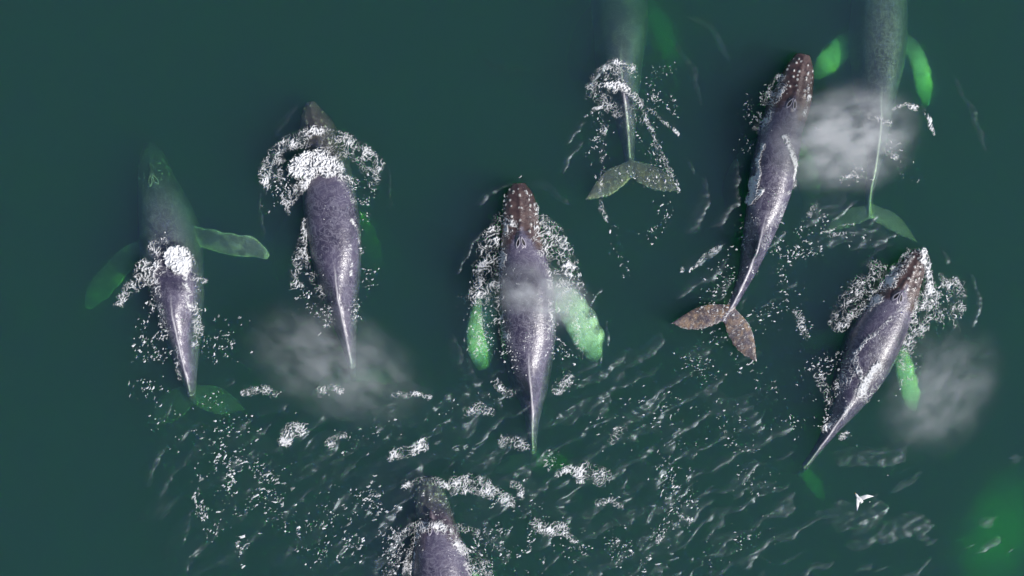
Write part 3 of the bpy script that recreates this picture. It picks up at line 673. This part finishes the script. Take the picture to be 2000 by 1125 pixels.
# loose patches of foam on the rough water
PATCHES = [
    ([(478,765),(505,760),(542,772)], 9, .5, 'long low foam patch just past the submerged fluke of the whale nearest the left edge'),
    ([(618,768),(640,758),(662,766)], 9, .6, 'foam patch under the wide drifting mist, straight behind the purple back'),
    ([(770,774),(805,768),(838,775)], 6, .55, 'thin curved foam streak below the wide drifting mist'),
    ([(912,803),(935,796),(958,804)], 11, .62, 'rounded foam patch between the mist and the tail of the central whale'),
    ([(558,860),(572,842),(585,836)], 15, .8, 'brightest chunky foam patch out on the water of the lower left'),
    ([(642,868),(652,854),(668,852)], 9, .6, 'little hooked foam patch next to the brightest chunky one'),
    ([(765,892),(795,882),(830,868)], 12, .72, 'slanting foam crest above the whale cut off by the bottom edge'),
    ([(985,862),(1005,864),(1022,874)], 12, .6, 'foam patch beside the tail tip of the central whale'),
    ([(888,948),(918,940),(945,950)], 17, .75, 'biggest white foam heap next to the snout of the bottom whale'),
    ([(955,960),(975,968),(998,982)], 14, .68, 'second foam heap from the snout of the bottom whale'),
    ([(1000,945),(1015,955),(1018,970)], 8, .5, 'narrow foam curl beyond the two heaps near the bottom whale'),
    ([(1130,925),(1150,915),(1178,935)], 17, .68, 'round foam heap past the sunken green fluke of the central whale'),
    ([(1088,922),(1108,912),(1128,925)], 9, .7, 'foam hook leading into the round heap past the green fluke'),
    ([(1170,980),(1195,975),(1212,990)], 9, .6, 'arched foam crest below the round heap'),
    ([(1045,1022),(1068,1035),(1100,1034)], 13, .75, 'ragged foam patch to the right of the bottom whale'),
    ([(1112,1050),(1122,1056)], 8, .6, 'tiny foam tuft beside the ragged foam patch'),
    ([(1092,755),(1105,745),(1112,740)], 13, .6, 'small foam tuft alone on the right of the central tail stock'),
    ([(968,752),(985,764),(1002,768)], 9, .6, 'small slanting foam tuft alone on the left of the central tail stock'),
    ([(1558,612),(1566,632),(1574,655)], 10, .55, 'upright foam patch between the orange-brown fluke and the lower right whale'),
    ([(1646,853),(1656,848)], 7, .8, 'tiny bright foam tuft below the tail of the whale slanting to the right'),
    ([(1190,860),(1205,842),(1222,830)], 8, .42, 'faint slanting foam patch on the swell below the two green flippers'),
    ([(1282,1055),(1296,1049)], 7, .7, 'small foam tuft on the dark swell near the bottom edge'),
    ([(1330,1010),(1345,1018)], 6, .5, 'faint foam tuft up from the one near the bottom edge'),
    ([(1345,528),(1375,500),(1398,487)], 4, .5, 'thin foam line on the calm side of the orange-brown fluke'),
]
for k, (pts, wd, a, lab) in enumerate(PATCHES):
    cx, cyy = pts[len(pts)//2]
    tag(foam_mesh('foam_patch', [(pts, wd*1.15, a*1.05, .07)], [(pts, wd*1.25, int(10+wd*2.2), 3.0, 20)], seed=200+k*7, cell=.2, wander=.22, ang=28, stretch=1.5), lab, 'foam', 'foam patches floating on the water')
# white specks over the rough water: foam flecks and sun glints modelled as geometry
SP = [([(430,880),(460,930),(540,940)], 40, 240, 4.0, 30), ([(390,930),(395,1010),(420,1040)], 16, 150, 4.2, 70), ([(430,960),(520,1000),(560,960)], 40, 150, 3.6, 30), ([(350,850),(420,830),(500,850)], 30, 80, 3.4, 20),
      ([(560,1040),(640,1020),(660,960)], 26, 90, 3.6, 35), ([(460,1060),(480,1080)], 20, 30, 4.4, 25), ([(660,900),(720,850),(780,830)], 20, 50, 3.2, 20), ([(1230,780),(1300,800),(1360,880)], 50, 110, 3.4, 30),
      ([(1290,900),(1340,980),(1290,1050)], 34, 190, 3.6, 45), ([(1400,780),(1450,880),(1480,980)], 40, 170, 3.0, 30), ([(1380,640),(1450,720),(1520,760)], 30, 90, 3.0, 20), ([(1040,960),(1060,1060),(1020,1100)], 30, 130, 3.2, 30),
      ([(1100,1080),(1200,1060),(1260,1110)], 34, 170, 3.4, 25), ([(960,1000),(980,1090)], 26, 110, 3.2, 30), ([(1050,880),(1080,900),(1060,920)], 16, 60, 3.2, None), ([(1380,1080),(1500,1050)], 40, 70, 2.6, 15),
      ([(590,1090),(700,1060),(760,1040)], 26, 120, 4.0, 35), ([(1560,800),(1520,860)], 30, 40, 2.8, None), ([(1440,640),(1520,600),(1560,560)], 26, 80, 3.2, 20), ([(1600,480),(1540,500)], 16, 50, 3.4, 30),
      ([(480,620),(460,680),(430,640)], 22, 50, 3.6, 30), ([(1700,960),(1690,880)], 40, 10, 3, None), ([(840,780),(860,800),(980,780)], 30, 24, 3.0, None), ([(1330,700),(1400,720)], 30, 70, 3.0, 20), ([(1180,800),(1200,880)], 30, 50, 3.2, 45)]
tag(foam_mesh('foam_glint_flecks', [], SP, seed=400), 'countless tiny white foam flecks and modelled sun glints over the rough open water', 'foam', kind='stuff')

# ---------------------------------------------------------------- ripples and swell crests
def build_ripples():
    arcs = [  # points, width px, height m
        ([(514,380),(520,332),(540,299),(575,270),(610,255)], 10, .10), ([(610,255),(650,260),(690,276),(725,300),(745,335)], 10, .10), ([(1150,200),(1155,160),(1172,135),(1205,118),(1245,130)], 9, .07), ([(1225,690),(1180,720),(1110,760)], 14, .07), ([(905,700),(930,760),(985,800)], 14, .07),
        ([(930,410),(950,382),(985,362),(1020,354)], 9, .075), ([(1030,354),(1065,362),(1095,385),(1115,400)], 12, .05), ([(900,520),(920,480),(940,450)], 9, .05), ([(890,545),(905,500)], 8, .05),
        ([(740,790),(800,832),(880,822),(920,840)], 24, .14), ([(760,900),(840,872),(900,880),(960,905)], 26, .16), ([(700,830),(760,860),(820,850)], 22, .09), ([(640,800),(740,790)], 22, .09),
        ([(1100,790),(1180,760),(1220,700)], 18, .05), ([(1180,860),(1230,810),(1290,780)], 20, .08), ([(1080,800),(1140,800),(1200,780)], 20, .06),
        ([(1180,990),(1200,975),(1230,1000)], 22, .10), ([(1050,960),(1090,990),(1110,1030)], 18, .06), ([(1150,1010),(1130,1040)], 16, .07), ([(1240,1010),(1290,980),(1330,960)], 22, .08),
        ([(1150,1110),(1220,1080),(1300,1085)], 18, .07), ([(1280,1060),(1330,1030)], 18, .07), ([(1220,860),(1280,830),(1330,840)], 16, .06),
        ([(280,960),(290,910),(330,860)], 14, .05), ([(350,1120),(380,1070),(430,1030)], 16, .06), ([(410,1110),(470,1060),(520,1040)], 16, .06),
        ([(480,850),(560,860),(600,880)], 14, .06), ([(480,870),(560,885)], 10, .05), ([(500,795),(560,800)], 14, .05), ([(560,1000),(640,1000),(700,980)], 20, .06), ([(600,1110),(700,1040),(780,1000)], 22, .09), ([(700,1120),(760,1060),(800,1010)], 20, .09),
        ([(900,1000),(950,1040),(985,1100)], 18, .07), ([(960,930),(1010,940),(1040,980)], 22, .09), ([(1600,1000),(1680,1010),(1740,990)], 26, .05), ([(1660,1060),(1760,1030),(1830,1020)], 26, .05), ([(1620,900),(1680,890),(1760,900)], 24, .05),
        ([(1330,530),(1370,505),(1410,480)], 13, .07), ([(1310,590),(1360,550),(1400,535)], 12, .05), ([(1100,290),(1120,260),(1150,235)], 10, .05), ([(1330,260),(1300,230)], 8, .05), ([(1560,440),(1590,410),(1640,395)], 18, .07), ([(1590,470),(1660,450),(1740,470)], 26, .07),
        ([(1340,460),(1370,400),(1380,340)], 16, .05), ([(1390,460),(1430,390),(1440,300)], 14, .05), ([(1180,560),(1150,600)], 8, .05), ([(1168,640),(1176,690),(1165,720)], 6, .05), ([(1180,620),(1192,680)], 6, .04),
        ([(1140,270),(1105,310),(1095,340)], 9, .05), ([(1340,300),(1352,350)], 8, .04), ([(600,180),(560,230),(520,290)], 14, .03), ([(740,300),(760,360),(755,430)], 10, .03), ([(505,360),(508,420),(515,470)], 8, .04), ([(880,640),(900,720),(960,790)], 16, .05), ([(1210,720),(1260,690),(1300,650)], 16, .05),
        ([(820,800),(900,770),(950,780)], 20, .10), ([(1060,770),(1130,730),(1180,690)], 14, .06), ([(300,1010),(320,940),(360,890)], 12, .06), ([(420,1000),(470,960),(540,930)], 16, .06), ([(480,1030),(540,1000),(600,960)], 16, .06), ([(310,1100),(350,1040),(400,1000)], 14, .05), ([(520,1110),(580,1060),(640,1040)], 18, .06),
        ([(560,900),(620,880),(660,870)], 14, .06), ([(600,950),(650,920),(700,900)], 16, .07), ([(740,960),(780,930),(830,920)], 18, .08), ([(1330,20),(1390,60),(1430,130)], 14, .03), ([(1290,60),(1350,130),(1370,220)], 14, .03), ([(900,80),(980,130),(1080,120)], 16, .02), ([(1850,130),(1900,220),(1930,320)], 14, .03), ([(1900,520),(1910,600),(1890,660)], 10, .04), ([(1830,480),(1860,520)], 8, .04), ([(450,690),(520,720),(600,720)], 14, .05), ([(420,760),(460,740)], 12, .05), ([(1350,760),(1440,800),(1500,860)], 22, .05), ([(1330,690),(1380,680)], 16, .05), ([(780,760),(830,775),(870,800)], 20, .06)]
    step = 0.06
    gx = np.arange(-26, 26, step); gy = np.arange(-15, 15, step); X, Y = np.meshgrid(gx, gy)
    wx = X + 0.25*fbm(X/1.3, Y/1.3, 301, 2); wy = Y + 0.25*fbm(X/1.3+5, Y/1.3, 302, 2)
    H = np.zeros_like(X)
    for pts, wd, h in arcs:
        c = catmull(np.c_[pxm(pts), np.zeros(len(pts))], 14)[:, :2]; best = np.full(X.shape, 9e9); along = np.zeros_like(X)
        for k, (p, q) in enumerate(zip(c[:-1], c[1:])):
            d = q-p; s = np.clip(((wx-p[0])*d[0]+(wy-p[1])*d[1])/(d@d), 0, 1)
            dd = np.hypot(wx-p[0]-s*d[0], wy-p[1]-s*d[1]); m = dd < best; best = np.where(m, dd, best); along = np.where(m, (k+s)/13, along)
        wm = wd/PPM
        H = np.maximum(H, 1.35*h*np.exp(-(best/wm)**2*1.6)*np.sin(np.pi*np.clip(along, 0.02, 0.98))**0.6)
    # wind-blown chop in the churned lower part and round the slantwise whale
    px = X*PPM+1000; py = 562.5-Y*PPM
    rough = np.clip((py-740)/120, 0, 1)*np.clip((px-240)/140, 0, 1)*1.25*np.clip((1560-px)/120, 0, 1)*0.9 + 0.35*np.clip((py-840)/120, 0, 1)*np.clip((px-1500)/100, 0, 1) + 0.6*np.exp(-(((px-1480)/130)**2+((py-560)/150)**2)) + 0.35*np.exp(-(((px-1650)/120)**2+((py-420)/60)**2))
    al = (wx*math.cos(0.5)+wy*math.sin(0.5)); ac = (-wx*math.sin(0.5)+wy*math.cos(0.5))
    chop = np.clip(gnoise(al/1.1, ac/0.36, 310)-0.04, 0, 1)*0.20 + np.clip(gnoise(al/2.4, ac/0.75, 311)-0.02, 0, 1)*0.34 + np.clip(gnoise(al/0.5, ac/0.2, 313)-0.1, 0, 1)*0.07
    # long low swells rolling away behind the central whale
    sw = np.exp(-(((px-960)/330)**2+((py-835)/95)**2)) + 0.6*np.exp(-(((px-1240)/200)**2+((py-830)/110)**2)) + 0.6*np.exp(-(((px-1300)/260)**2+((py-1010)/110)**2)) + 0.5*np.exp(-(((px-560)/170)**2+((py-880)/70)**2)) + 0.5*np.exp(-(((px-1700)/110)**2+((py-440)/50)**2))
    yb = ac + 0.45*fbm(X/2.6, Y/2.6, 320, 2)
    H = H + sw*0.115*np.clip(np.sin(yb*2*math.pi/1.15)*0.8+0.9*fbm(al/2.4, ac/0.9, 321, 2)-0.02, 0, 1)
    H = H*(1+0.7*gnoise(X/0.45, Y/0.25, 312)) + rough*chop*np.clip(0.6+1.2*fbm(X/3, Y/3, 315, 2), 0, 1.4)
    cov = np.clip(H/0.03, 0, 1); H = H*np.clip((H-0.012)/0.03, 0, 1); keep = H > 0.006
    cells = keep[:-1, :-1] & keep[1:, :-1] & keep[:-1, 1:] & keep[1:, 1:]
    idx = np.arange(X.size).reshape(X.shape)
    q = np.stack([idx[:-1, :-1], idx[:-1, 1:], idx[1:, 1:], idx[1:, :-1]], -1)[cells]
    used = np.unique(q); remap = np.full(X.size, -1); remap[used] = np.arange(len(used))
    me = np_mesh('ripples', np.stack([X.ravel()[used], Y.ravel()[used], H.ravel()[used]+0.006], 1), remap[q], {'cover': cov.ravel()[used]})
    tag(link_mesh('ripples', me, [RIPPLE]), 'low glossy wave crests and ripples on the dark green water', 'ripples', kind='stuff')
build_ripples()

# ---------------------------------------------------------------- breath clouds
def breath(label, c, rx, ry, rz, zc, dens, seed, ang=0.0, thr=0.42):
    o_c = W(*c, zc); bm = bmesh.new(); bmesh.ops.create_icosphere(bm, subdivisions=3, radius=1.0)
    for v in bm.verts: v.co = Vector((v.co.x*rx/PPM, v.co.y*ry/PPM, v.co.z*rz))
    me = bpy.data.meshes.new('breath_cloud'); bm.to_mesh(me); bm.free()
    m, t, out = newmat('breath_mist'); L = t.links.new
    tc = N(t, 'TexCoord')
    ml = N(t, 'VectorMath', operation='DIVIDE'); L(tc.outputs['Object'], ml.inputs[0]); ml.inputs[1].default_value = (rx/PPM, ry/PPM, rz)
    nz = N(t, 'TexNoise', Scale=0.95, Detail=8, Roughness=0.64, Distortion=0.0)
    ad = N(t, 'VectorMath', operation='ADD'); L(tc.outputs['Object'], ad.inputs[0]); ad.inputs[1].default_value = (seed*3.7, seed*1.9, 0); mp = N(t, 'Mapping'); mp.inputs['Scale'].default_value = (0.75, 1.10, 0.8); L(ad.outputs[0], mp.inputs['Vector']); L(mp.outputs[0], nz.inputs['Vector'])
    ln = N(t, 'VectorMath', operation='LENGTH'); L(ml.outputs[0], ln.inputs[0])
    fall = ramp(t, ln.outputs['Value'], 1.0, 0.0)
    body = ramp(t, nz.outputs['Fac'], thr-0.14, thr+0.38)
    f2 = N(t, 'Math', operation='MULTIPLY'); L(body, f2.inputs[0]); L(fall, f2.inputs[1])
    dm = N(t, 'Math', operation='MULTIPLY'); L(f2.outputs[0], dm.inputs[0]); dm.inputs[1].default_value = dens
    s = N(t, 'VolumeScatter', Anisotropy=0.0); s.inputs['Color'].default_value = (0.93, 0.93, 0.97, 1); L(dm.outputs[0], s.inputs['Density'])
    L(s.outputs[0], out.inputs['Volume'])
    o = link_mesh('breath_cloud', me, [m], smooth=False); o.location = o_c; o.rotation_euler = (0, 0, ang)
    tag(o, label, 'mist', 'clouds of whale breath')
breath('widest, faint breath mist drifting over the tail of the whale with the purple back', (655, 710), 215, 122, 1.2, 2.2, 0.85, 1, -0.4)
breath('small soft breath mist hanging over the middle of the central whale', (1060, 578), 112, 76, 0.9, 2.2, 2.6, 9, -0.3)
breath('densest white breath mist beside the head of the slantwise whale', (1652, 270), 165, 122, 1.3, 2.3, 2.6, 3, 0.25)
breath('grey breath mist over open water past the tail of the rightmost whale', (1838, 765), 165, 118, 1.2, 2.3, .85, 4, 0.9)

# ---------------------------------------------------------------- the gull
def build_gull():
    z = 5.0; c = W(1681, 976, z); k = (CAM_H-z)/CAM_H/PPM
    def p(px, py, dz=0.0): return Vector(((px-1681)*k, (976-py)*k, dz))
    V, F = [], []
    def add(sec):
        v, f = loft(sec); o = len(V); V.extend(map(tuple, v)); F.extend(tuple(i+o for i in q) for q in f)
    ph = np.linspace(0, 2*math.pi, 14, endpoint=False)
    def tube(rows, flat=1.0):
        rows = catmull(np.array([(*p(x, y)[:2], r*k, dz) for x, y, r, dz in rows]), 24); tan = np.gradient(rows[:, :2], axis=0); tan /= np.linalg.norm(tan, axis=1)[:, None]
        sec = []
        for (x, y, r, dz), (tx, ty) in zip(rows, tan):
            sec.append(np.stack([x - ty*r*np.cos(ph), y + tx*r*np.cos(ph), dz + flat*r*np.sin(ph)], 1))
        add(np.array(sec))
    tube([(1671, 964, 1.0, 0), (1673, 967, 2.4, 0), (1675.5, 971, 2.8, 0), (1679, 975, 4.2, 0), (1682, 978, 3.6, 0), (1684.5, 980.5, 2.0, 0)], 0.9)     # head and body
    def wing(lead, trail, dz):
        n = len(lead); sec = []
        ld = catmull(np.array([(*p(x, y)[:2], 0, d) for (x, y), d in zip(lead, dz)]), 22); tr = catmull(np.array([(*p(x, y)[:2], 0, d) for (x, y), d in zip(trail, dz)]), 22)
        for a, b in zip(ld, tr):
            a = np.array([a[0], a[1], a[3]]); b = np.array([b[0], b[1], b[3]]); m = (a+b)/2; h = (a-b)/2
            th = max(0.02, np.linalg.norm(h)*0.14)
            sec.append(m + h*np.cos(ph)[:, None] + np.array([0, 0, 1.0])*(th*np.sin(ph))[:, None])
        add(np.array(sec))
    wing([(1677, 970), (1684, 967), (1692, 965), (1700, 967), (1707, 969)], [(1681, 979), (1686, 976), (1692, 973), (1700, 971), (1707, 970)], [0, .09, .13, .06, -.05])
    wing([(1673, 970), (1671.5, 977), (1671, 985), (1672.5, 992), (1674, 998)], [(1681, 978), (1678, 981), (1676.5, 986), (1675, 993), (1674.8, 998)], [0, .09, .13, .06, -.05])
    for q in ((1685.5, 979), (1686, 981), (1683, 983), (1681.5, 983.5)):                                                                                # fanned tail
        tube([(1682, 978.5, 1.3, 0), ((1682+q[0])/2, (978.5+q[1])/2, 1.4, 0), (*q, 0.7, 0)], 0.3)
    me = fuse(V, F, 0.012); me.name = 'gull'
    o = link_mesh('gull', me, [FEATHER]); o.location = c
    tag(o, 'white seabird gliding low over the dark water with both wings spread', 'bird')
    bm = bmesh.new(); bmesh.ops.create_cone(bm, segments=10, radius1=0.022, radius2=0.004, depth=0.09, cap_ends=True)
    d = (p(1670.2, 962.4)-p(1672, 966)).normalized(); rot = d.to_track_quat('Z', 'Y').to_matrix().to_4x4()
    bm.transform(Matrix.Translation(p(1670.4, 962.8)) @ rot)
    mb = bpy.data.meshes.new('beak'); bm.to_mesh(mb); bm.free(); link_mesh('beak', mb, [BEAK], parent=o)
build_gull()
